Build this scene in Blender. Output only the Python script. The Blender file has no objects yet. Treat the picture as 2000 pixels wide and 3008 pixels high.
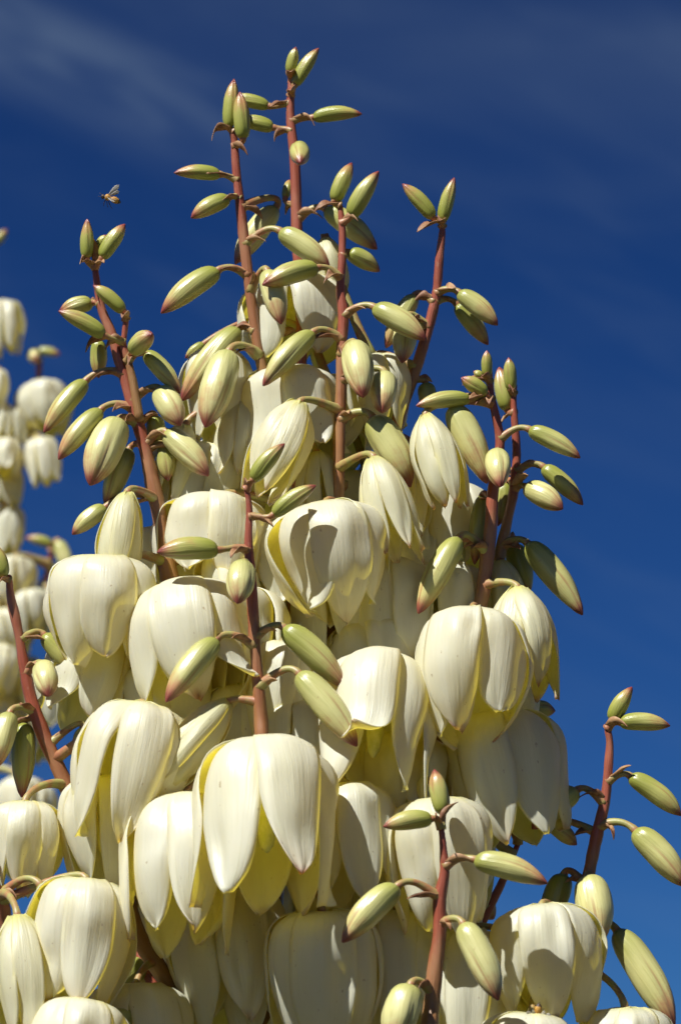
import bpy, math, random
import numpy as np
from mathutils import Vector, Matrix

# ------------------------------------------------------------------ camera, sky, sun
scene = bpy.context.scene
col = scene.collection
PITCH = math.radians(14.0)
CAM = Vector((0.0, 0.0, 1.45))
Y0 = 1.60                                   # distance of the flower stalk
DIST = Y0 / math.cos(PITCH)
PXM = 6900.0                                # photograph pixels per metre at the stalk
FPX = PXM * DIST
cam_d = bpy.data.cameras.new('camera')
cam_d.sensor_fit = 'VERTICAL'
cam_d.sensor_height = 36.0
cam_d.lens = 36.0 * FPX / 3008.0
cam_d.clip_start = 0.05
cam_d.clip_end = 3000.0
cam_d.dof.use_dof = True
cam_d.dof.focus_distance = DIST - 0.035
cam_d.dof.aperture_fstop = 17.0
cam = bpy.data.objects.new('camera', cam_d)
cam.location = CAM
cam.rotation_euler = (math.pi / 2 + PITCH, 0, 0)
col.objects.link(cam)
scene.camera = cam

SUN_EL, SUN_AZ = math.radians(52), math.radians(223)      # azimuth clockwise from +Y (the view direction)
SUN_DIR = Vector((math.sin(SUN_AZ) * math.cos(SUN_EL), math.cos(SUN_AZ) * math.cos(SUN_EL), math.sin(SUN_EL)))
sun_d = bpy.data.lights.new('sun', 'SUN')
sun_d.energy = 5.0
sun_d.angle = math.radians(0.5)
sun_d.color = (1.0, 0.985, 0.94)
sun = bpy.data.objects.new('sun', sun_d)
sun.rotation_euler = SUN_DIR.to_track_quat('Z', 'Y').to_euler()
sun.location = (0, 0, 6)
col.objects.link(sun)

world = bpy.data.worlds.new('World')
scene.world = world
world.use_nodes = True
wn, wl = world.node_tree.nodes, world.node_tree.links
wn.clear()
def N(nodes, t, **kw):
    n = nodes.new(t)
    for k, v in kw.items():
        if k in ('operation', 'blend_type', 'data_type', 'sky_type', 'attribute_type', 'attribute_name', 'noise_dimensions', 'interpolation_type', 'vector_type', 'use_clamp', 'clamp'):
            setattr(n, k, v)
        else:
            n.inputs[k].default_value = v
    return n
sky = wn.new('ShaderNodeTexSky')
sky.sky_type = 'NISHITA'
sky.sun_disc = False
sky.sun_elevation = SUN_EL
sky.sun_rotation = SUN_AZ
sky.altitude = 800
sky.air_density = 1.0
sky.dust_density = 0.15
sky.ozone_density = 4.0
# deep, clean blue: the same contrast curve over the whole sky
pre = wn.new('ShaderNodeMix'); pre.data_type = 'RGBA'; pre.blend_type = 'MULTIPLY'
pre.inputs[0].default_value = 1.0; pre.inputs[7].default_value = (0.05, 0.05, 0.05, 1)
wl.new(sky.outputs[0], pre.inputs[6])
gam = N(wn, 'ShaderNodeGamma', Gamma=1.7)
wl.new(pre.outputs[2], gam.inputs['Color'])
post = wn.new('ShaderNodeMix'); post.data_type = 'RGBA'; post.blend_type = 'MULTIPLY'
post.inputs[0].default_value = 1.0; post.inputs[7].default_value = (7.8, 14.0, 20.2, 1)
wl.new(gam.outputs[0], post.inputs[6])
# thin cirrus: streaky noise over the whole sky, thicker along one long veil
tc = wn.new('ShaderNodeTexCoord')
mp = wn.new('ShaderNodeMapping')
mp.inputs['Rotation'].default_value = (0.0, math.radians(30), 0.0)
mp.inputs['Scale'].default_value = (7.0, 7.0, 24.0)
mp.inputs['Location'].default_value = (1.3, 0.4, 0.55)
wl.new(tc.outputs['Generated'], mp.inputs['Vector'])
nz = N(wn, 'ShaderNodeTexNoise', Scale=1.0, Detail=6.0, Roughness=0.5, Distortion=0.6)
wl.new(mp.outputs[0], nz.inputs['Vector'])
def wmath(op, a, b=0.0):
    x = wn.new('ShaderNodeMath'); x.operation = op
    for i_, v_ in enumerate((a, b)):
        if isinstance(v_, bpy.types.NodeSocket): wl.new(v_, x.inputs[i_])
        else: x.inputs[i_].default_value = v_
    return x.outputs[0]
def wrange(v_, a, b, c=0.0, d=1.0):
    x = wn.new('ShaderNodeMapRange'); x.interpolation_type = 'SMOOTHSTEP'
    wl.new(v_, x.inputs[0])
    for i_, k_ in enumerate((a, b, c, d)): x.inputs[i_ + 1].default_value = k_
    return x.outputs[0]
def wdot(vec):
    x = wn.new('ShaderNodeVectorMath'); x.operation = 'DOT_PRODUCT'
    wl.new(tc.outputs['Generated'], x.inputs[0]); x.inputs[1].default_value = vec
    return x.outputs['Value']
def sky_dir(az, el):
    az, el = math.radians(az), math.radians(el)
    return Vector((math.sin(az) * math.cos(el), math.cos(az) * math.cos(el), math.sin(el)))
va, vb = sky_dir(-5.4, 21.0), sky_dir(-1.6, 19.35)              # the veil's great circle
vn = va.cross(vb).normalized(); vt = vn.cross(va).normalized()
cv = wn.new('ShaderNodeCombineXYZ')
wl.new(wmath('MULTIPLY', wdot(vt), 16.0), cv.inputs[0]); wl.new(wmath('MULTIPLY', wdot(vn), 85.0), cv.inputs[1])
nz2 = N(wn, 'ShaderNodeTexNoise', Scale=1.0, Detail=8.0, Roughness=0.58, Distortion=0.9)
wl.new(cv.outputs[0], nz2.inputs['Vector'])
wob = wmath('MULTIPLY', wmath('SUBTRACT', nz.outputs['Fac'], 0.5), 0.020)
sd = wmath('ABSOLUTE', wmath('ADD', wdot(vn), wob))
veil = wrange(sd, 0.0, 0.020, 1.0, 0.0)
veil = wmath('MULTIPLY', veil, wrange(wdot(vt), 0.035, 0.095, 1.0, 0.0))
veil = wmath('MULTIPLY', wmath('MULTIPLY', veil, wrange(nz2.outputs['Fac'], 0.25, 0.75, 0.15, 1.25)), 0.26)
thin = wmath('MULTIPLY', wrange(nz.outputs['Fac'], 0.46, 0.78), 0.05)
thin = wmath('ADD', thin, wmath('MULTIPLY', wrange(nz2.outputs['Fac'], 0.45, 0.8), 0.05))
va2, vb2 = sky_dir(-5.0, 22.6), sky_dir(6.0, 20.6)
vn2 = va2.cross(vb2).normalized()
high = wrange(wmath('ABSOLUTE', wmath('ADD', wdot(vn2), wob)), 0.0, 0.045, 1.0, 0.0)
high = wmath('MULTIPLY', wmath('MULTIPLY', high, wrange(nz.outputs['Fac'], 0.25, 0.75, 0.3, 1.1)), 0.11)
cl = wmath('ADD', wmath('ADD', veil, high), thin)
cmix = wn.new('ShaderNodeMix'); cmix.data_type = 'RGBA'
cmix.inputs[7].default_value = (2.0, 2.75, 3.6, 1)
wl.new(cl, cmix.inputs[0])
wl.new(post.outputs[2], cmix.inputs[6])
bg = N(wn, 'ShaderNodeBackground', Strength=0.075)
wo = wn.new('ShaderNodeOutputWorld')
wl.new(cmix.outputs[2], bg.inputs['Color'])
wl.new(bg.outputs[0], wo.inputs['Surface'])

scene.view_settings.view_transform = 'Standard'
scene.view_settings.look = 'None'
scene.view_settings.exposure = 0.58
scene.view_settings.gamma = 1.0
scene.view_settings.use_curve_mapping = False
scene.render.engine = 'CYCLES'
scene.cycles.max_bounces = 10
scene.cycles.diffuse_bounces = 4
scene.cycles.glossy_bounces = 3
scene.cycles.transmission_bounces = 8
scene.cycles.transparent_max_bounces = 8
scene.cycles.use_denoising = True
scene.cycles.use_adaptive_sampling = True
scene.cycles.adaptive_threshold = 0.03
scene.cycles.caustics_reflective = False
scene.cycles.caustics_refractive = False
scene.cycles.sample_clamp_indirect = 6.0

# ------------------------------------------------------------------ placing
RIGHT = Vector((1, 0, 0))
FWD = Vector((0, math.cos(PITCH), math.sin(PITCH)))
UP = Vector((0, -math.sin(PITCH), math.cos(PITCH)))
def P(x, y, d=0.0):
    """photo pixel -> world point on the upright plane d (stalk pixels) in front of the stalk"""
    v = FWD + RIGHT * ((x - 1000) / FPX) + UP * ((1504 - y) / FPX)
    return CAM + v * ((Y0 - d / PXM - CAM.y) / v.y)
def M(px, p):
    """photo pixels -> metres at point p"""
    return px * (p - CAM).dot(FWD) / FPX

# ------------------------------------------------------------------ materials
def new_mat(name):
    m = bpy.data.materials.new(name)
    m.use_nodes = True
    m.node_tree.nodes.clear()
    return m, m.node_tree.nodes, m.node_tree.links
def mixc(n, l, fac, a, b, blend='MIX'):
    x = n.new('ShaderNodeMix'); x.data_type = 'RGBA'; x.blend_type = blend
    for s, v in ((0, fac), (6, a), (7, b)):
        if isinstance(v, bpy.types.NodeSocket): l.new(v, x.inputs[s])
        elif isinstance(v, (int, float)): x.inputs[s].default_value = v
        else: x.inputs[s].default_value = (*v, 1)
    return x.outputs[2]
def math_(n, l, op, a, b=0.0, clamp=False):
    x = n.new('ShaderNodeMath'); x.operation = op; x.use_clamp = clamp
    for i, v in enumerate((a, b)):
        if isinstance(v, bpy.types.NodeSocket): l.new(v, x.inputs[i])
        else: x.inputs[i].default_value = v
    return x.outputs[0]
def maprange(n, l, v, a, b, c=0.0, d=1.0, smooth=True):
    x = n.new('ShaderNodeMapRange')
    if smooth: x.interpolation_type = 'SMOOTHSTEP'
    l.new(v, x.inputs[0])
    for i, k in enumerate((a, b, c, d)):
        x.inputs[i + 1].default_value = k
    return x.outputs[0]
def uv_sep(n, l):
    u = n.new('ShaderNodeUVMap')
    s = n.new('ShaderNodeSeparateXYZ')
    l.new(u.outputs[0], s.inputs[0])
    return u.outputs[0], s.outputs[0], s.outputs[1]
def scaled_noise(n, l, vec, scale, nscale=1.0, detail=4.0, rough=0.5, rnd=None):
    mpn = n.new('ShaderNodeMapping'); mpn.inputs['Scale'].default_value = scale
    l.new(vec, mpn.inputs[0])
    if rnd is not None:
        cb = n.new('ShaderNodeCombineXYZ')
        l.new(math_(n, l, 'MULTIPLY', rnd, 37.0), cb.inputs[2])
        l.new(cb.outputs[0], mpn.inputs['Location'])
    t = n.new('ShaderNodeTexNoise')
    t.inputs['Scale'].default_value = nscale
    t.inputs['Detail'].default_value = detail
    t.inputs['Roughness'].default_value = rough
    l.new(mpn.outputs[0], t.inputs['Vector'])
    return t.outputs['Fac']
def bump(n, l, h, strength, dist):
    b = n.new('ShaderNodeBump')
    b.inputs['Strength'].default_value = strength
    b.inputs['Distance'].default_value = dist
    l.new(h, b.inputs['Height'])
    return b.outputs[0]
def objattr(n, name):
    a = n.new('ShaderNodeAttribute'); a.attribute_type = 'OBJECT'; a.attribute_name = name
    return a.outputs['Fac']

def petal_material():
    m, n, l = new_mat('cream_petal')
    uv, v, u = uv_sep(n, l)
    oi = n.new('ShaderNodeObjectInfo'); rnd = oi.outputs['Random']
    age = objattr(n, 'ripe')                    # 1 open flower, 0 bud-like
    veins = scaled_noise(n, l, uv, (24, 1.5, 1), 1.0, 5, 0.62, rnd)
    blot = scaled_noise(n, l, uv, (3, 3, 1), 1.0, 4, 0.6, rnd)
    white = mixc(n, l, blot, (0.88, 0.88, 0.765), (0.85, 0.842, 0.59))
    budc = mixc(n, l, blot, (0.78, 0.74, 0.46), (0.66, 0.66, 0.32))
    c = mixc(n, l, age, budc, white)
    c = mixc(n, l, maprange(n, l, veins, 0.42, 0.62, 0.0, 0.10), c, (0.74, 0.74, 0.46))
    # green-yellow claw at the base
    base = maprange(n, l, u, 0.02, 0.22, 1.0, 0.0)
    c = mixc(n, l, math_(n, l, 'MULTIPLY', base, 0.75), c, (0.66, 0.66, 0.22))
    # pink-brown tip along the midrib, not on every petal
    vv = math_(n, l, 'ABSOLUTE', math_(n, l, 'SUBTRACT', v, 0.5))
    reach = math_(n, l, 'ADD', u, math_(n, l, 'MULTIPLY', math_(n, l, 'SUBTRACT', blot, 0.5), 0.10))
    tip = maprange(n, l, reach, 0.925, 1.0)
    amount = objattr(n, 'pink')
    tip = math_(n, l, 'MULTIPLY', tip, amount)
    c = mixc(n, l, tip, c, (0.34, 0.085, 0.075))
    tip2 = math_(n, l, 'MULTIPLY', maprange(n, l, reach, 0.74, 0.98, 0.0, 0.33), amount)
    c = mixc(n, l, tip2, c, (0.62, 0.40, 0.24))
    # small brown bruises
    sp = scaled_noise(n, l, uv, (14, 22, 1), 1.0, 2, 0.5, rnd)
    c = mixc(n, l, maprange(n, l, sp, 0.70, 0.79, 0.0, 0.55), c, (0.40, 0.27, 0.10))
    lumps = scaled_noise(n, l, uv, (7, 2.2, 1), 1.0, 3, 0.5, rnd)
    hgt = math_(n, l, 'ADD', math_(n, l, 'MULTIPLY', veins, 0.5), lumps)
    nrm = bump(n, l, hgt, 0.36, 0.0015)
    p = n.new('ShaderNodeBsdfPrincipled')
    l.new(c, p.inputs['Base Color'])
    p.inputs['Roughness'].default_value = 0.38
    p.inputs['Specular IOR Level'].default_value = 0.62
    l.new(nrm, p.inputs['Normal'])
    t = n.new('ShaderNodeBsdfTranslucent')
    tcx = mixc(n, l, 1.0, c, (0.92, 0.74, 0.07), 'MULTIPLY')
    l.new(tcx, t.inputs['Color'])
    mx = n.new('ShaderNodeMixShader'); mx.inputs[0].default_value = 0.43
    l.new(p.outputs[0], mx.inputs[1]); l.new(t.outputs[0], mx.inputs[2])
    # a petal is a thin solid: light scatters once at the face it enters and leaves freely
    geo = n.new('ShaderNodeNewGeometry'); tr = n.new('ShaderNodeBsdfTransparent')
    m2 = n.new('ShaderNodeMixShader')
    l.new(geo.outputs['Backfacing'], m2.inputs[0]); l.new(mx.outputs[0], m2.inputs[1]); l.new(tr.outputs[0], m2.inputs[2])
    o = n.new('ShaderNodeOutputMaterial')
    l.new(m2.outputs[0], o.inputs[0])
    return m

def bud_material():
    m, n, l = new_mat('bud_skin')
    uv, v, u = uv_sep(n, l)
    oi = n.new('ShaderNodeObjectInfo'); rnd = oi.outputs['Random']
    age = objattr(n, 'ripe')
    cyc = n.new('ShaderNodeTexCoord')
    blot = scaled_noise(n, l, cyc.outputs['Object'], (90, 90, 90), 1.0, 4, 0.6, rnd)
    streak = scaled_noise(n, l, uv, (40, 1.6, 1), 1.0, 4, 0.6, rnd)
    green = mixc(n, l, blot, (0.20, 0.225, 0.032), (0.28, 0.285, 0.055))
    cream = mixc(n, l, blot, (0.68, 0.63, 0.33), (0.55, 0.52, 0.21))
    ygreen = mixc(n, l, age, (0.34, 0.33, 0.075), cream)
    g = math_(n, l, 'ADD', u, math_(n, l, 'MULTIPLY', age, 0.45))
    g = math_(n, l, 'ADD', g, math_(n, l, 'MULTIPLY', math_(n, l, 'SUBTRACT', streak, 0.5), 0.5))
    c = mixc(n, l, maprange(n, l, g, 0.12, 0.72), green, ygreen)
    c = mixc(n, l, maprange(n, l, streak, 0.5, 0.72, 0, 0.35), c, (0.30, 0.295, 0.07))
    # pink flush, strongest towards the tip and on the exposed side
    fl = math_(n, l, 'ADD', u, math_(n, l, 'MULTIPLY', math_(n, l, 'SUBTRACT', blot, 0.5), 1.3))
    fl = math_(n, l, 'ADD', fl, math_(n, l, 'MULTIPLY', math_(n, l, 'SUBTRACT', streak, 0.5), 0.5))
    c = mixc(n, l, maprange(n, l, fl, 0.52, 1.08, 0.0, 0.70), c, (0.42, 0.14, 0.08))
    tp = math_(n, l, 'ADD', u, math_(n, l, 'MULTIPLY', math_(n, l, 'SUBTRACT', streak, 0.5), 0.16))
    c = mixc(n, l, maprange(n, l, tp, 0.80, 0.97, 0.0, 0.95), c, (0.20, 0.032, 0.032))
    # seams between the closed tepals
    fr = math_(n, l, 'ABSOLUTE', math_(n, l, 'SUBTRACT', math_(n, l, 'FRACT', math_(n, l, 'ADD', math_(n, l, 'MULTIPLY', v, 3.0), 0.5)), 0.5))
    seam = math_(n, l, 'MULTIPLY', maprange(n, l, fr, 0.015, 0.06, 1.0, 0.0), maprange(n, l, u, 0.25, 0.6, 0.0, 0.55))
    c = mixc(n, l, seam, c, (0.30, 0.13, 0.06))
    sp = scaled_noise(n, l, cyc.outputs['Object'], (420, 420, 420), 1.0, 2, 0.5, rnd)
    c = mixc(n, l, maprange(n, l, sp, 0.70, 0.80, 0.0, 0.5), c, (0.30, 0.16, 0.07))
    nrm = bump(n, l, streak, 0.30, 0.0008)
    p = n.new('ShaderNodeBsdfPrincipled')
    l.new(c, p.inputs['Base Color'])
    p.inputs['Roughness'].default_value = 0.30
    p.inputs['Specular IOR Level'].default_value = 0.5
    p.inputs['Subsurface Weight'].default_value = 0.0
    l.new(nrm, p.inputs['Normal'])
    o = n.new('ShaderNodeOutputMaterial'); l.new(p.outputs[0], o.inputs[0])
    return m

def stem_material():
    m, n, l = new_mat('red_stem')
    uv, v, u = uv_sep(n, l)                     # u runs tip 0 -> foot 1
    tcn = n.new('ShaderNodeTexCoord')
    st = scaled_noise(n, l, uv, (16, 9, 1), 1.0, 5, 0.6)
    bl = scaled_noise(n, l, tcn.outputs['Object'], (55, 55, 22), 1.0, 4, 0.6)
    red = mixc(n, l, st, (0.35, 0.078, 0.045), (0.20, 0.058, 0.028))
    red = mixc(n, l, maprange(n, l, bl, 0.45, 0.75, 0.0, 0.7), red, (0.42, 0.21, 0.12))
    grn = mixc(n, l, st, (0.24, 0.19, 0.055), (0.30, 0.14, 0.06))
    f = math_(n, l, 'ADD', u, math_(n, l, 'MULTIPLY', math_(n, l, 'SUBTRACT', bl, 0.5), 0.7))
    c = mixc(n, l, maprange(n, l, f, 0.35, 0.85, 0, 0.75), red, grn)
    sp = scaled_noise(n, l, tcn.outputs['Object'], (500, 500, 300), 1.0, 2, 0.5)
    c = mixc(n, l, maprange(n, l, sp, 0.62, 0.78, 0.0, 0.4), c, (0.40, 0.22, 0.14))
    p = n.new('ShaderNodeBsdfPrincipled')
    l.new(c, p.inputs['Base Color'])
    p.inputs['Roughness'].default_value = 0.36
    l.new(bump(n, l, st, 0.5, 0.001), p.inputs['Normal'])
    o = n.new('ShaderNodeOutputMaterial'); l.new(p.outputs[0], o.inputs[0])
    return m

def simple_material(name, a, b, scale, rough, translucent=0.0, strength=0.3):
    m, n, l = new_mat(name)
    tcn = n.new('ShaderNodeTexCoord')
    f = scaled_noise(n, l, tcn.outputs['Object'], scale, 1.0, 5, 0.6)
    c = mixc(n, l, maprange(n, l, f, 0.35, 0.65), a, b)
    p = n.new('ShaderNodeBsdfPrincipled')
    l.new(c, p.inputs['Base Color'])
    p.inputs['Roughness'].default_value = rough
    l.new(bump(n, l, f, strength, 0.001), p.inputs['Normal'])
    out = p.outputs[0]
    if translucent:
        t = n.new('ShaderNodeBsdfTranslucent'); l.new(c, t.inputs['Color'])
        mx = n.new('ShaderNodeMixShader'); mx.inputs[0].default_value = translucent
        l.new(out, mx.inputs[1]); l.new(t.outputs[0], mx.inputs[2]); out = mx.outputs[0]
    o = n.new('ShaderNodeOutputMaterial'); l.new(out, o.inputs[0])
    return m

MAT = {
    'petal': petal_material(),
    'bud': bud_material(),
    'stem': stem_material(),
    'pedicel': simple_material('pedicel_green_red', (0.30, 0.29, 0.09), (0.33, 0.13, 0.065), (120, 120, 120), 0.45),
    'bract': simple_material('dry_bract', (0.20, 0.075, 0.035), (0.46, 0.27, 0.13), (160, 160, 160), 0.6, 0.2, 0.6),
    'core': simple_material('pistil_cream', (0.55, 0.55, 0.22), (0.66, 0.64, 0.34), (300, 300, 300), 0.5),
    'leaf': simple_material('sword_leaf', (0.055, 0.085, 0.035), (0.10, 0.125, 0.055), (40, 40, 40), 0.45),
    'bark': simple_material('dry_trunk', (0.16, 0.11, 0.07), (0.28, 0.21, 0.14), (30, 30, 60), 0.85, 0.0, 0.8),
    'ground': simple_material('dry_grass_ground', (0.045, 0.05, 0.02), (0.11, 0.09, 0.05), (3, 3, 3), 0.95),
    'bee_body': simple_material('bee_amber', (0.34, 0.15, 0.02), (0.50, 0.27, 0.05), (600, 600, 600), 0.6),
    'bee_dark': simple_material('bee_dark', (0.025, 0.016, 0.01), (0.06, 0.035, 0.02), (600, 600, 600), 0.5),
    'wing': simple_material('bee_wing', (0.55, 0.52, 0.47), (0.65, 0.62, 0.56), (300, 300, 300), 0.25, 0.6, 0.1),
}

# ------------------------------------------------------------------ mesh helpers
def mesh_from(name, verts, faces, mat, uvs=None, smooth=True):
    me = bpy.data.meshes.new(name)
    me.from_pydata([tuple(v) for v in verts], [], faces)
    if uvs is not None:
        lay = me.uv_layers.new(name='UVMap')
        vi = np.empty(len(me.loops), dtype=np.int32)
        me.loops.foreach_get('vertex_index', vi)
        uvl = np.asarray(uvs, dtype=np.float32)[vi]
        ls = np.empty(len(me.polygons), dtype=np.int32); lt = np.empty(len(me.polygons), dtype=np.int32)
        me.polygons.foreach_get('loop_start', ls); me.polygons.foreach_get('loop_total', lt)
        for a_, c_ in zip(ls, lt):
            seg_ = uvl[a_:a_ + c_, 0]
            if c_ == 4 and seg_.max() - seg_.min() > 0.5: seg_[seg_ < 0.5] += 1.0
        lay.data.foreach_set('uv', uvl.ravel())
    if smooth:
        me.polygons.foreach_set('use_smooth', [True] * len(me.polygons))
    me.materials.append(MAT[mat])
    return me
def link(name, data, parent=None, matrix=None):
    o = bpy.data.objects.new(name, data)
    col.objects.link(o)
    if parent is not None:
        o.parent = parent
    if matrix is not None:
        o.matrix_local = matrix
    return o
WORLD = {}                                          # world matrices of things and parts, kept by hand
def put(name, data, parent, mworld):
    pm = WORLD.get(parent, Matrix.Identity(4)) if parent else Matrix.Identity(4)
    o = link(name, data, parent, pm.inverted() @ mworld)
    WORLD[o] = mworld.copy()
    return o
def spline(pts, n):
    """Catmull-Rom through pts (np array), n samples per span"""
    p = np.asarray(pts, float)
    q = np.vstack([2 * p[0] - p[1], p, 2 * p[-1] - p[-2]])
    out = []
    for i in range(1, len(q) - 2):
        for k in range(n):
            t = k / n
            a, b, c, d = q[i - 1], q[i], q[i + 1], q[i + 2]
            out.append(0.5 * (2 * b + (c - a) * t + (2 * a - 5 * b + 4 * c - d) * t * t + (3 * b - 3 * c + d - a) * t ** 3))
    out.append(p[-1])
    return np.array(out)
def tube(path, radii, seg=12, cap=True, lump=0.0, rng=None):
    """closed tube along path (n,3); returns verts, faces, uvs with u=(angle), v=(0..1 along)"""
    path = np.asarray(path, float); n = len(path)
    tan = np.gradient(path, axis=0)
    tan /= np.linalg.norm(tan, axis=1)[:, None] + 1e-12
    ref = np.array([0, 1.0, 0]) if abs(tan[0][1]) < 0.9 else np.array([1.0, 0, 0])
    verts, uvs, faces = [], [], []
    s = np.cross(tan[0], ref); s /= np.linalg.norm(s)
    for i in range(n):
        s = s - tan[i] * np.dot(s, tan[i]); s /= np.linalg.norm(s) + 1e-12
        b = np.cross(tan[i], s)
        for k in range(seg):
            a = 2 * math.pi * k / seg
            r = radii[i] * (1 + (lump * math.sin(3 * a + i * 0.7) if lump else 0))
            verts.append(path[i] + r * (math.cos(a) * s + math.sin(a) * b))
            uvs.append((k / seg, i / (n - 1)))
    for i in range(n - 1):
        for k in range(seg):
            k2 = (k + 1) % seg
            faces.append((i * seg + k, i * seg + k2, (i + 1) * seg + k2, (i + 1) * seg + k))
    if cap:
        verts.append(path[0] - tan[0] * radii[0] * 0.4); uvs.append((0.5, 0))
        verts.append(path[-1] + tan[-1] * radii[-1] * 0.4); uvs.append((0.5, 1))
        c0, c1 = n * seg, n * seg + 1
        for k in range(seg):
            k2 = (k + 1) % seg
            faces.append((c0, k2, k)); faces.append((c1, (n - 1) * seg + k, (n - 1) * seg + k2))
    return verts, faces, uvs
def shell(grid, uvg, thick, name, mat):
    """closed thin solid from an (nu,nv,3) grid, thinner at the rim"""
    nu, nv, _ = grid.shape
    du = np.gradient(grid, axis=0); dv = np.gradient(grid, axis=1)
    nm = np.cross(du, dv); ln = np.linalg.norm(nm, axis=2, keepdims=True)
    nm = nm / (ln + 1e-15)
    e = np.ones((nu, nv, 1))
    e[0] = e[-1] = 0.55; e[:, 0] = e[:, -1] = 0.55
    a = grid + nm * thick * 0.5 * e; b = grid - nm * thick * 0.5 * e
    verts = np.vstack([a.reshape(-1, 3), b.reshape(-1, 3)])
    uvs = np.vstack([uvg.reshape(-1, 2)] * 2)
    o = nu * nv; faces = []
    I = lambda i, j: i * nv + j
    for i in range(nu - 1):
        for j in range(nv - 1):
            faces.append((I(i, j), I(i + 1, j), I(i + 1, j + 1), I(i, j + 1)))
            faces.append((o + I(i, j), o + I(i, j + 1), o + I(i + 1, j + 1), o + I(i + 1, j)))
    rim = [I(0, j) for j in range(nv)] + [I(i, nv - 1) for i in range(1, nu)] + [I(nu - 1, j) for j in range(nv - 2, -1, -1)] + [I(i, 0) for i in range(nu - 2, 0, -1)]
    for k in range(len(rim)):
        p, q = rim[k], rim[(k + 1) % len(rim)]
        faces.append((p, q, o + q, o + p))
    return mesh_from(name, verts, faces, mat, uvs)
def curve1(xs, ys, t):
    """smooth monotone-ish interpolation"""
    xs, ys = np.asarray(xs, float), np.asarray(ys, float)
    m = np.gradient(ys, xs)
    i = np.clip(np.searchsorted(xs, t) - 1, 0, len(xs) - 2)
    h = xs[i + 1] - xs[i]; s = (t - xs[i]) / h
    return ((2 * s**3 - 3 * s**2 + 1) * ys[i] + (s**3 - 2 * s**2 + s) * h * m[i] + (-2 * s**3 + 3 * s**2) * ys[i + 1] + (s**3 - s**2) * h * m[i + 1])
def frame(loc, axis):
    """matrix whose local -Z runs along axis and whose local -Y looks towards the viewer's side"""
    z = -axis.normalized()
    y = Vector((0, 1, 0)); y = y - z * y.dot(z)
    if y.length < 0.05: y = Vector((0, 0, 1)) - z * z.z
    y.normalize(); x = y.cross(z)
    m = Matrix((x, y, z)).transposed().to_4x4(); m.translation = loc
    return m

# ------------------------------------------------------------------ ground and plants
def ground():
    s = 1500.0
    rng = np.random.default_rng(3)
    xs = np.concatenate([-np.geomspace(s, 0.3, 28), [0.0], np.geomspace(0.3, s, 28)])
    vs, fs = [], []
    for y in xs:
        for x in xs:
            vs.append((x, y + 1.5, 0.03 * rng.standard_normal() if abs(x) < 40 and abs(y) < 40 and math.hypot(x, y) > 1.6 else 0.0))
    k = len(xs)
    for i in range(k - 1):
        for j in range(k - 1):
            fs.append((i * k + j, i * k + j + 1, (i + 1) * k + j + 1, (i + 1) * k + j))
    o = link('ground', mesh_from('ground', vs, fs, 'ground'))
    o['kind'] = 'structure'
ground()

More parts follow.
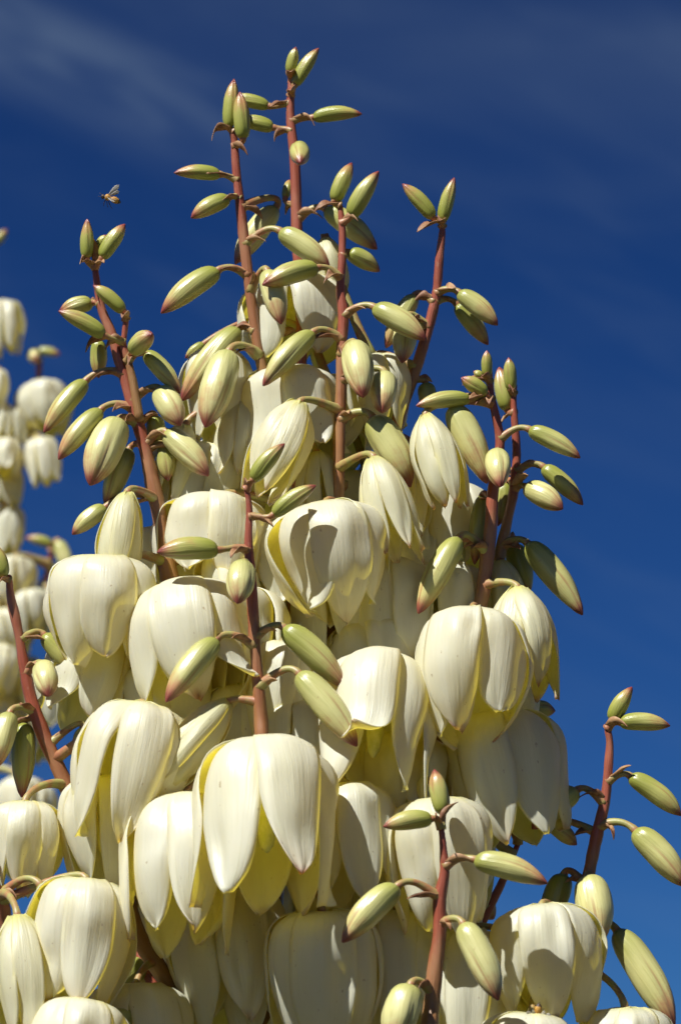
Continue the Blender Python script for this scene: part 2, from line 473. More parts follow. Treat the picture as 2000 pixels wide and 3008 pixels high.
class Plant:
    def __init__(self, foot, label, rng):
        self.root = bpy.data.objects.new('yucca_plant', None)
        self.root.empty_display_size = 0.1
        col.objects.link(self.root)
        self.root.location = foot
        self.root['label'] = label; self.root['category'] = 'plant'
        WORLD[self.root] = Matrix.Translation(foot)
        self.rng = rng
        self.branches = {}
    def add(self, name, data, mworld, parent=None):
        return put(name, data, parent or self.root, mworld)
    # -- stems
    def branch(self, key, pts, r0, r1, name='branch', extra=None):
        """pts: photo (x, y, d); r0, r1 radius in photo pixels at tip and foot"""
        last = 0; w = []
        for p in pts:
            if len(p) == 3: last = p[2]
            w.append((p[0], p[1], last))
        # spread depth evenly between given values
        given = [i for i, p in enumerate(pts) if len(p) == 3]
        ds = np.interp(range(len(pts)), given, [pts[i][2] for i in given])
        wp = [np.array(P(p[0], p[1], d)) for p, d in zip(w, ds)]
        path = spline(wp, 5)
        n = len(path)
        rad = 0.87 * np.array([M(r0 + (r1 - r0) * (i / (n - 1)) ** 0.8, Vector(path[i])) for i in range(n)])
        rr = np.random.default_rng(len(self.branches) + 11)
        rad *= 1 + 0.08 * np.convolve(rr.standard_normal(n + 4), np.ones(5) / 3, 'valid')[:n]
        if extra is not None:
            path = np.vstack([path, extra[0]]); rad = np.concatenate([rad, extra[1]])
        self.branches[key] = (path, rad)
        o0 = Vector(path[n // 2])
        v, f, uv = tube(path - np.array(o0), rad, 14, lump=0.05)
        return self.add(name, mesh_from(name, v, f, 'stem', uv), Matrix.Translation(o0))
    def nearest(self, p, keys=None, lift=0.0, behind=False):
        best = None
        for k in (keys or self.branches):
            path, rad = self.branches[k]
            q = path - np.array([0, 0, lift])
            d = np.linalg.norm(q - np.array(p), axis=1)
            if behind: d = d + 10.0 * (path[:, 1] < p[1] - 0.003)
            i = int(d.argmin())
            if best is None or d[i] < best[0]:
                best = (d[i], Vector(path[i]), rad[i], Vector(path[min(i + 1, len(path) - 1)] - path[max(i - 1, 0)]).normalized())
        return best
    def stalk(self, start, end_dir, r, parent_mesh, r_base=1.9, name='pedicel', rise=0.35, over=0.38):
        """pedicel from stem node to bud or flower base (world points), arriving along end_dir"""
        a, sr, sdir = parent_mesh
        b = start
        out = (b - a); L = max(out.length, 1e-4)
        h = Vector((out.x, out.y, max(out.z, 0) * 0.5)); h = h.normalized() if h.length > 1e-6 else Vector((0, -1, 0))
        c1 = a + (h * 0.45 + Vector((0, 0, rise))) * L * 0.75
        c2 = b - end_dir * L * over
        n = 12; pts = []
        for i in range(n + 1):
            t = i / n
            pts.append(np.array(a * (1 - t)**3 + c1 * 3 * t * (1 - t)**2 + c2 * 3 * t * t * (1 - t) + b * t**3))
        pts.append(np.array(b + end_dir * r * 1.2))
        rad = [r * (1 + (r_base - 1) * (1 - i / n)**3 + 0.35 * max(0, (i / n - 0.8) / 0.2)) for i in range(n + 1)] + [r * 1.1]
        return np.array(pts), np.array(rad)
    def bract(self, at, direction, length, width, parent):
        rng = self.rng
        d = direction.normalized()
        side = d.cross(Vector((0, 0, 1)))
        side = side.normalized() if side.length > 0.05 else Vector((1, 0, 0))
        up = side.cross(d)
        nu, nv = 12, 5
        g = np.zeros((nu, nv, 3)); uv = np.zeros((nu, nv, 2))
        curl = rng.uniform(0.4, 1.6); twist = rng.uniform(-0.9, 0.9); w1 = rng.uniform(-0.3, 0.3)
        for i in range(nu):
            t = i / (nu - 1)
            ang = curl * t * t
            c = d * (length * (t - 0.25 * t * t * curl)) - up * (length * 0.30 * ang * t) + side * (length * w1 * t * t)
            wd = width * (0.55 + 1.2 * t) * (1 - t)**0.8 + 0.00012
            tw = twist * t * 2
            for j in range(nv):
                s = (j / (nv - 1) - 0.5) * 2
                p = c + (side * math.cos(tw) + up * math.sin(tw)) * (s * wd) + up * (abs(s) ** 2 * wd * 0.8) + up * (0.12 * wd * math.sin(9 * t + 3 * s))
                g[i, j] = p; uv[i, j] = (j / (nv - 1), t)
        o0 = at
        me = shell(g, uv, 0.0004, 'bract', 'bract')
        put('bract', me, parent, Matrix.Translation(o0))
    # -- buds
    def bud(self, key, bx, by, tx, ty, w, db=12, dt=15, ripe=None, bract=1.0, bow=0.05, lift=0):
        rng = self.rng
        # depth of the stem near the bud's base
        path, rad = self.branches[key]
        ps = [(abs(self._px(Vector(q))[1] - by), i) for i, q in enumerate(path)]
        i0 = min(ps)[1]
        d0 = (Y0 - path[i0][1]) * PXM + db
        B, T = P(bx, by, d0), P(tx, ty, d0 + dt)
        ax = T - B; L = ax.length; ax.normalize()
        R = M(w, B) * 0.5
        if ripe is None: ripe = min(1.0, max(0.05, (w - 50) / 55))
        m = frame(B, ax)
        nt, ns = 24, 30
        w_ = 0.95; R *= w_ * 0.96
        tt = np.concatenate([np.linspace(0, 0.1, 5)[:-1], np.linspace(0.1, 0.9, 14)[:-1], np.linspace(0.9, 1, 7)])
        k1 = rng.uniform(-0.04, 0.06)
        pr = curve1([0, .03, .10, .24, .40, .56, .72, .85, .94, 1], [.34, .56, .80, .96, 1.0, .97 + k1 * .5, .80 + k1, .55 + k1, .31, .07], tt)
        th0 = rng.uniform(0, 6.28)
        bend_dir = np.array([rng.uniform(-0.4, 0.4), 0.35, 0.0])
        up_l = m.to_3x3().inverted() @ Vector((0, 0, 1)); up_l = np.array((up_l.x, up_l.y, 0))
        bend_dir = up_l * 1.0 + bend_dir * 0.3
        verts, uvs, faces = [], [], []
        p1, p2 = rng.uniform(0, 6.28, 2)
        for i, t in enumerate(tt):
            off = bend_dir * (4 * t * (1 - t)) * bow * L
            for k in range(ns):
                a = 2 * math.pi * k / ns
                groove = max(0.0, math.cos(3 * a)) ** 16
                g2 = max(0.0, math.cos(3 * a + math.pi)) ** 8
                a2 = a + th0 + 0.35 * t
                r = R * pr[i] * (1 - (0.05 + 0.15 * t) * groove * min(1, t * 6) - 0.035 * g2 * t + 0.025 * math.sin(2 * a + p1 + 3 * t) + 0.012 * math.sin(5 * a + p2 + 7 * t))
                verts.append((off[0] + r * math.cos(a2), off[1] + r * math.sin(a2), -L * t + off[2]))
                uvs.append((k / ns, t))
        n = len(tt)
        for i in range(n - 1):
            for k in range(ns):
                k2 = (k + 1) % ns
                faces.append((i * ns + k, (i + 1) * ns + k, (i + 1) * ns + k2, i * ns + k2))
        verts.append((0, 0, R * 0.05)); uvs.append((.5, 0)); verts.append((0, 0, -L * 1.004)); uvs.append((.5, 1))
        c0, c1 = n * ns, n * ns + 1
        for k in range(ns):
            k2 = (k + 1) % ns
            faces.append((c0, k, k2)); faces.append((c1, (n - 1) * ns + k2, (n - 1) * ns + k))
        o = self.add('bud', mesh_from('bud', verts, faces, 'bud', uvs), m)
        o['ripe'] = float(ripe)
        _, a, sr, sd = self.nearest(B, [key], lift=-M(14 + lift, B))
        pp, pr_ = self.stalk(B, ax, M(6.0 + 0.042 * w, B), (a, sr, sd), rise=0.1 if ty < by else 0.3)
        v, f, uv = tube(pp - np.array(B), pr_, 9)
        put('pedicel', mesh_from('pedicel', v, f, 'pedicel', uv), o, Matrix.Translation(B))
        if bract:
            dirn = Vector(pp[4] - pp[0]); dirn = dirn.normalized() + Vector((0, -0.3, -0.25)) + Vector(rng.uniform(-0.3, 0.3, 3).tolist())
            dirn.normalize()
            self.bract(Vector(pp[0]) + dirn * sr * 0.75 , dirn, M(rng.uniform(58, 105) * bract, B), M(rng.uniform(13, 22), B), o)
        return o
    def _px(self, p):
        v = p - CAM; z = v.dot(FWD)
        return 1000 + FPX * v.dot(RIGHT) / z, 1504 - FPX * v.dot(UP) / z
    # -- flowers
    def flower(self, x, y, d, W, L, lx=0, ly=6, o=0.6, yaw=None, ripe=1.0, pink=0.5, keys=None, flare=0.0, half=False, name='flower', wide=1.0, stalk=True, reach=None, curl=()):
        rng = self.rng
        B = P(x, y, d)
        Rm = M(W, B) * 0.5; Lm = M(L, B)
        lx += rng.uniform(-9, 9); ly += rng.uniform(-8, 8); W *= 1.05
        Rm *= 1.05
        lx_, ly_ = math.radians(lx), math.radians(ly)
        ax = Vector((math.sin(lx_), -math.sin(ly_), -math.cos(lx_) * math.cos(ly_))).normalized()
        Lm /= max(0.35, abs(ax.dot(UP) ** 2 + ax.dot(RIGHT) ** 2) ** 0.5)
        m = frame(B, ax)
        yaw = rng.uniform(0, 6.28) if yaw is None else math.radians(yaw)
        # pistil and receptacle
        cz = [0.0, 0.04, 0.10, 0.30, 0.5, 0.62, 0.66]; crr = [0.10, 0.17, 0.13, 0.17, 0.15, 0.10, 0.03]
        v, f, uv = tube(np.array([(0, 0, -Lm * c) for c in cz]), np.array(crr) * Rm, 9)
        fo = self.add(name, mesh_from(name, v, f, 'core', uv), m)
        us = np.concatenate([np.linspace(0, 0.9, 20)[:-1], np.linspace(0.9, 1, 5)])
        vs = np.linspace(-1, 1, 13)
        for k in range(6):
            outer = k % 2 == 0
            phi0 = yaw + k * math.pi / 3 + rng.uniform(-0.09, 0.09) - math.pi / 2
            oo = o + rng.uniform(-0.2, 0.2)
            fl = flare + rng.uniform(-0.10, 0.16)
            cu = dict(curl).get(k, rng.choice([0, 0, 0.08, 0.14, -0.16, 0.30]) if not half else 0.0)
            if half:
                rr = [.20, .40, .66, .92, 1.0, .80 + .25 * oo, .42 + .62 * oo + fl]
                hh = [0, .05, .15, .34, .56, .80, 1.0]
            else:
                ball = [.12, .46, .80, 1.0, .99, .76, .40]; bell = [.12, .46, .79, .99, 1.02, .95, .90]
                rr = [a * (1 - oo) + b * oo for a, b in zip(ball, bell)]
                rr[-1] += fl; rr[-2] += fl * 0.35
                hh = [0, .0, .065, .23, .48, .77, 1.0]
            kk = [0, .08, .2, .38, .58, .8, 1]
            r = curve1(kk, rr, us) * Rm * (1.03 if outer else 0.94)
            lk = 1.0 + rng.uniform(-0.07, 0.05) + (0.0 if outer else -0.02)
            h = curve1(kk, hh, us) * Lm * lk
            wmax = (0.52 if outer else 0.63) * rng.uniform(0.93, 1.08) * wide * (0.92 if half else 1.0)
            wsh = curve1([0, .1, .25, .45, .62, .8, .92, 1], [.34, .64, .93, 1.0, .97, .72, .40, .06], us)
            w = wmax * wsh * Rm
            p = rng.uniform(0, 6.28, 8)
            tw = rng.uniform(-0.2, 0.2); roll = rng.uniform(-0.10, 0.10); fold = rng.uniform(-0.05, 0.06); sway = rng.uniform(-0.09, 0.09); asym = rng.uniform(-0.12, 0.12); spoon = rng.uniform(-0.03, 0.10)
            g = np.zeros((len(us), len(vs), 3)); uvg = np.zeros((len(us), len(vs), 2))
            cup = rng.uniform(0.60, 0.82)
            dents = [(rng.uniform(0.25, 0.9), rng.uniform(-0.8, 0.8), rng.uniform(-0.11, 0.06), rng.uniform(0.08, 0.20), rng.uniform(0.2, 0.6)) for _ in range(5)]
            for i, u in enumerate(us):
                tipf = min(1.0, max(0.0, (u - 0.6) / 0.4))
                rho = max(cup * r[i], 0.40 * Rm) * (1 - 0.5 * tipf ** 1.5)
                ph = phi0 + tw * u
                er = np.array((math.cos(ph), math.sin(ph), 0)); et = np.array((-math.sin(ph), math.cos(ph), 0))
                # rolled tip
                c_sw = et * (sway * Rm * math.sin(math.pi * u ** 0.8) * u)
                lift = cu * max(0, (u - 0.55) / 0.45) ** 2
                c = c_sw + er * (r[i] + lift * Rm - spoon * Rm * max(0, (u - 0.8) / 0.2) ** 1.5) + np.array((0, 0, -h[i] + abs(lift) * Lm * 0.35))
                for j, vv in enumerate(vs):
                    th = vv * w[i] * (1 + asym * (1 if vv > 0 else -1)) / rho
                    s = rho * math.sin(th); inn = rho * (1 - math.cos(th))
                    edge = abs(vv) ** 3
                    wob = Rm * (0.055 * math.sin(6 * u + p[0] + 2 * vv) * edge + 0.03 * math.sin(12 * u + p[1]) * edge + 0.018 * math.sin(3 * u + p[2]) * vv)
                    wob += Rm * 0.020 * math.exp(-(vv / 0.22) ** 2) * min(1, 3 * u)            # keel
                    wob += Rm * 0.032 * math.sin(3.6 * vv + p[3]) * math.sin(5.5 * u + p[4]) * min(1, 4 * u)
                    for (du_, dv_, da_, su_, sv_) in dents:
                        wob += Rm * da_ * math.exp(-((u - du_) / su_) ** 2 - ((vv - dv_) / sv_) ** 2)
                    wob += Rm * (roll * vv * u + fold * abs(vv) * max(0, u - 0.3) * 2)
                    q = c + et * s - er * (inn - wob)
                    q[2] += 0.02 * Lm * math.sin(9 * u + p[5]) * vv * edge
                    g[i, j] = q; uvg[i, j] = ((vv + 1) / 2, u)
            me = shell(g, uvg, 0.00065, 'petal', 'petal')
            pe = put('petal', me, fo, m)
            pe['ripe'] = float(ripe)
            pe['pink'] = float(pink * rng.choice([0.35, 0.8, 1.0] if outer else [0.0, 0.05, 0.25]) if not half else pink * rng.uniform(0.7, 1.0))
        if stalk:
            lift = M(40, B)
            _, a, sr, sd = self.nearest(B, keys, lift=0, behind=True)
            dd = (B - a)
            if dd.length > (reach or 0.06):
                a = B - dd.normalized() * (reach or 0.06)
            pp, pr_ = self.stalk(B, ax, M(10, B), (a, sr, sd), rise=0.12, over=0.20)
            v, f, uv = tube(pp - np.array(B), pr_, 9)
            put('pedicel', mesh_from('pedicel', v, f, 'pedicel', uv), fo, Matrix.Translation(B))
        return fo
    # -- trunk and sword leaves below
    def rosette(self, foot, top, n):
        rng = self.rng
        path = np.array([(foot.x + 0.012 * math.sin(7 * t), foot.y, foot.z - 0.05 + (top - foot.z + 0.05) * t) for t in np.linspace(0, 1, 12)])
        rad = np.array([0.055 + 0.02 * (1 - t) + 0.004 * math.sin(40 * t) for t in np.linspace(0, 1, 12)])
        rad[-1] = 0.03
        v, f, uv = tube(path - np.array(foot), rad, 14, lump=0.06)
        self.add('trunk', mesh_from('trunk', v, f, 'bark', uv), Matrix.Translation(foot))
        for i in range(n):
            az = i * 2.39996; t = i / n
            el = math.radians(8 + 66 * t + rng.uniform(-6, 6)); ln = rng.uniform(0.42, 0.56)
            d = np.array((math.cos(az) * math.cos(el), math.sin(az) * math.cos(el), math.sin(el)))
            s = np.array((-math.sin(az), math.cos(az), 0)); u_ = np.cross(d, s) * -1
            g = np.zeros((12, 5, 3)); uvg = np.zeros((12, 5, 2))
            for a in range(12):
                q = a / 11
                wd = 0.026 * (0.7 + 1.1 * q) * (1 - q) ** 0.7 + 0.0006
                c = d * (0.02 + ln * q) + np.array((0, 0, -0.10 * (1 - t) * q * q))
                for b in range(5):
                    e = b / 2 - 1
                    g[a, b] = c + s * (wd * e) + u_ * (0.35 * wd * e * e)
                    uvg[a, b] = (b / 4, q)
            me = shell(g, uvg, 0.003, 'leaf', 'leaf')
            self.add('leaf', me, Matrix.Translation((foot.x, foot.y, top - 0.22 + 0.24 * t)))

rng = np.random.default_rng(7)
foot_near = P(790, 3008, 0); foot_near = Vector((foot_near.x, foot_near.y, 0.0))
near = Plant(foot_near, 'sharp yucca flower spike with cream bells, green buds and red branches', rng)
lowz = P(790, 3250, 0).z
ext_z = np.linspace(lowz, 0.80, 7)[1:]
near.branch('axis', [(858, 215, 0), (853, 330), (866, 480), (873, 690), (884, 900), (880, 1300), (862, 1800), (832, 2300), (803, 2700), (792, 3008), (788, 3250, 0)], 11, 33, name='main_stalk',
            extra=(np.array([(foot_near.x, foot_near.y, z) for z in ext_z]), np.array([M(34, P(790, 3250))] * len(ext_z))))
near.branch('b2', [(683, 385, 60), (690, 430), (697, 530), (715, 680), (740, 900), (772, 1085, 40), (840, 1320, 0)], 11, 21)
near.branch('b3', [(999, 605, 120), (1006, 690), (1004, 770), (1000, 850), (1008, 930), (1004, 1020), (1001, 1150), (996, 1300), (990, 1490, 110), (960, 1620, 60), (875, 1830, 0)], 9, 24)
near.branch('b4', [(1299, 640, 30), (1297, 700), (1289, 770), (1283, 850), (1270, 915), (1248, 1000), (1215, 1100), (1180, 1200), (1150, 1290), (1090, 1450, -30), (1010, 1780), (860, 2020, 0)], 9, 27)
near.branch('b5', [(279, 785, 150), (296, 895), (328, 979), (352, 1055), (386, 1180), (420, 1290), (440, 1380), (456, 1450), (476, 1560), (510, 1730, 120), (620, 1950, 60), (835, 2260, 0)], 10, 34)
near.branch('b5b', [(372, 925, 170), (366, 985), (364, 1020), (380, 1070), (393, 1130), (412, 1235, 155)], 8, 16)
near.branch('b6', [(722, 1420, 480), (733, 1500), (730, 1600), (738, 1700), (743, 1800), (750, 1900), (765, 2100), (775, 2220, 430), (800, 2450, 200), (806, 2680, 0)], 9, 29)
near.branch('b7', [(1438, 1075, 150), (1440, 1150), (1452, 1210), (1468, 1290), (1463, 1340), (1447, 1450), (1440, 1550), (1425, 1680), (1400, 1810, 110), (1290, 2150, 40), (1190, 2340), (1000, 2600), (806, 2800, 0)], 7, 32)
near.branch('b7b', [(1512, 1130, 40), (1508, 1180), (1513, 1270), (1517, 1350), (1508, 1440), (1490, 1530), (1475, 1590), (1440, 1720, 0), (1280, 2050, -60), (850, 2420, 0)], 7, 26)
near.branch('b8', [(1783, 2140, 120), (1790, 2190), (1785, 2260), (1775, 2360), (1752, 2450), (1735, 2540), (1700, 2700), (1670, 2790, 100), (1580, 2960, 60), (1200, 3150, 20), (795, 3330, 0)], 10, 34)
near.branch('b9', [(1295, 2430, 650), (1302, 2500), (1305, 2560), (1292, 2640), (1290, 2740), (1278, 2850), (1265, 2960), (1250, 3050, 600), (1150, 3250, 350), (795, 3480, 0)], 9, 36)
near.branch('b10', [(28, 1690, 260), (30, 1730), (40, 1790), (60, 1880), (72, 1960), (95, 2060), (125, 2150), (170, 2250), (205, 2330), (290, 2480), (360, 2620), (430, 2790, 160), (600, 3020, 70), (792, 3220, 0)], 9, 36)
near.branch('b11', [(-60, 2440, 430), (-20, 2580), (12, 2660), (20, 2720), (60, 2900), (300, 3180, 230), (792, 3420, 0)], 10, 34)
near.branch('b12', [(1520, 2480, -220), (1450, 2640), (1350, 2800, -200), (1100, 3050, -100), (792, 3280, 0)], 9, 28)
near.branch('b13', [(380, 2730, -80), (440, 2870), (600, 3100, -40), (792, 3300, 0)], 9, 28)

# flowers: x, y of the crown, depth, width, length, lean ...
F = near.flower
F(862, 842, -100, 300, 262, 0, 4, 0.75, yaw=20)
F(640, 1040, -60, 215, 275, -4, 2, 0.7, yaw=10)
F(838, 1090, 10, 300, 285, -3, 4, 0.75, yaw=22, flare=0.1)
F(1110, 1045, -20, 190, 260, 6, 0, 0.5, yaw=40)
F(985, 1130, -160, 270, 250, 0, 6, 0.6)
F(620, 1325, -40, 240, 250, -3, 6, 0.7, yaw=30)
F(630, 1470, 90, 310, 270, 2, 4, 0.65, yaw=25)
F(955, 1490, 260, 340, 345, 2, 2, 0.12, yaw=15, wide=1.12, pink=0.3)
F(1290, 1430, -90, 270, 300, 3, 8, 0.6)
F(1125, 1660, 60, 270, 330, 4, 4, 0.55, yaw=35)
F(1300, 1660, 20, 250, 250, 0, 4, 0.7, yaw=10)
F(1385, 1808, 330, 320, 375, 2, -2, 0.22, yaw=-18, pink=0.8)
F(1115, 1950, 300, 330, 400, 2, 14, 0.35, yaw=-12, flare=0.1, wide=1.15, curl={0: 0.9}.items())
F(1455, 2110, 140, 340, 400, 3, 2, 0.40, yaw=-25, pink=0.6)
F(1505, 1980, -30, 160, 220, 2, 0, 0.4)
F(310, 1640, 270, 330, 350, -4, -2, 0.30, yaw=14, pink=0.9)
F(545, 1728, 300, 370, 370, 4, 8, 0.72, yaw=-6, pink=0.8, flare=0.06)
F(290, 1870, 120, 250, 270, -2, 8, 0.8, yaw=30, flare=0.1)
F(425, 2080, 400, 340, 400, -3, 0, 0.35, yaw=10, pink=0.4)
F(290, 2285, 330, 230, 360, 12, -2, 0.25, yaw=24, pink=0.5)
F(75, 2358, 320, 215, 285, 0, -2, 0.28, yaw=8, pink=0.2)
F(535, 2352, 450, 320, 430, -4, 6, 0.60, yaw=28, pink=0.5, flare=0.05)
F(782, 2200, 570, 390, 440, 1, 10, 0.80, yaw=24, pink=0.9, flare=0.04)
F(1020, 2310, 380, 280, 350, 6, 4, 0.6, yaw=18)
F(1285, 2350, 420, 300, 410, 0, 0, 0.45, yaw=20, wide=1.1)
F(945, 2680, 440, 330, 430, 2, -4, 0.30, yaw=2, wide=1.15, pink=0.2)
F(255, 2590, 470, 300, 400, -1, 4, 0.5, yaw=15, pink=0.8)
F(1590, 2668, 340, 330, 345, -4, -2, 0.30, yaw=-4, pink=0.8)
F(1835, 2965, 330, 280, 330, 0, 0, 0.5, yaw=10)
F(655, 2590, 200, 340, 440, 0, 6, 0.75, yaw=12)
F(1170, 2690, 240, 250, 420, 0, 4, 0.6)
F(1385, 2740, 230, 260, 420, 0, 4, 0.6)
F(400, 2900, 240, 340, 330, 0, 2, 0.6, yaw=20)
F(250, 2945, 560, 300, 330, 0, 2, 0.6, yaw=10)
F(1560, 2985, 420, 300, 330, 0, 2, 0.6, yaw=30)
F(828, 1895, 240, 190, 320, 1, 2, 0.4, yaw=8)
F(695, 2030, 150, 230, 300, 0, 4, 0.6)
F(655, 1630, 130, 180, 290, 6, 2, 0.6, yaw=20)
F(790, 1545, 40, 220, 250, 0, 4, 0.6)
# deeper layers of the spike
for a in ((1215, 1560, -110), (520, 1560, -40), (1000, 1690, 60), (690, 1750, 120), (1090, 1840, 80), (480, 1960, 120), (880, 2080, 200), (1180, 2170, 160), (560, 2230, 160), (690, 2770, 40), (700, 1300, -260), (1060, 1400, -260), (820, 1750, -220), (1180, 1950, -200), (640, 2150, -200), (960, 2250, -120), (430, 2330, -60),
          (1330, 2400, -120), (520, 2620, -200), (1010, 2560, 60), (1240, 2600, 0), (760, 2560, -260), (640, 1900, -300), (960, 1980, -260)):
    F(a[0], a[1], a[2], 290, 300, rng.uniform(-6, 6), rng.uniform(0, 8), 0.65)
# flowers just opening
def H(x, y, d, W, L, lx, ly, o=0.3, yaw=0, ripe=0.55, pink=0.9, **kw):
    F(x, y, d, W, L, lx, ly, o, yaw=yaw, ripe=ripe, pink=pink, half=True, name='opening_flower', **kw)
H(955, 700, -40, 100, 190, 6, 4, 0.2, 10, 0.3, 0.3)
H(375, 1448, 250, 128, 295, -12, 0, 0.25, 10, 0.45)
H(880, 1183, 190, 165, 290, -13, 2, 0.35, 20, 0.7, 0.5)
H(1250, 1222, 190, 140, 280, 8, 0, 0.3, 25, 0.5)
H(1098, 1345, 240, 150, 320, 15, 4, 0.5, 15, 0.6, flare=0.2)
H(1520, 1728, 190, 200, 320, 13, -2, 0.35, 25, 0.6)
H(1470, 1648, 20, 130, 230, 6, 0, 0.3, 0, 0.3)
H(52, 2690, 520, 190, 370, 2, 4, 0.4, 20, 0.6)
H(730, 1160, 0, 150, 260, -4, 2, 0.4, 15, 0.7, 0.5)
H(1190, 1330, 40, 140, 270, 6, 2, 0.4, 5, 0.7, 0.5)
H(545, 1250, 40, 130, 240, -8, 0, 0.3, 25, 0.7, 0.5)
H(930, 1330, 60, 130, 250, 6, 2, 0.3, 35, 0.6, 0.6)
H(668, 2062, 440, 140, 350, -30, -2, 0.1, 0, 0.25)

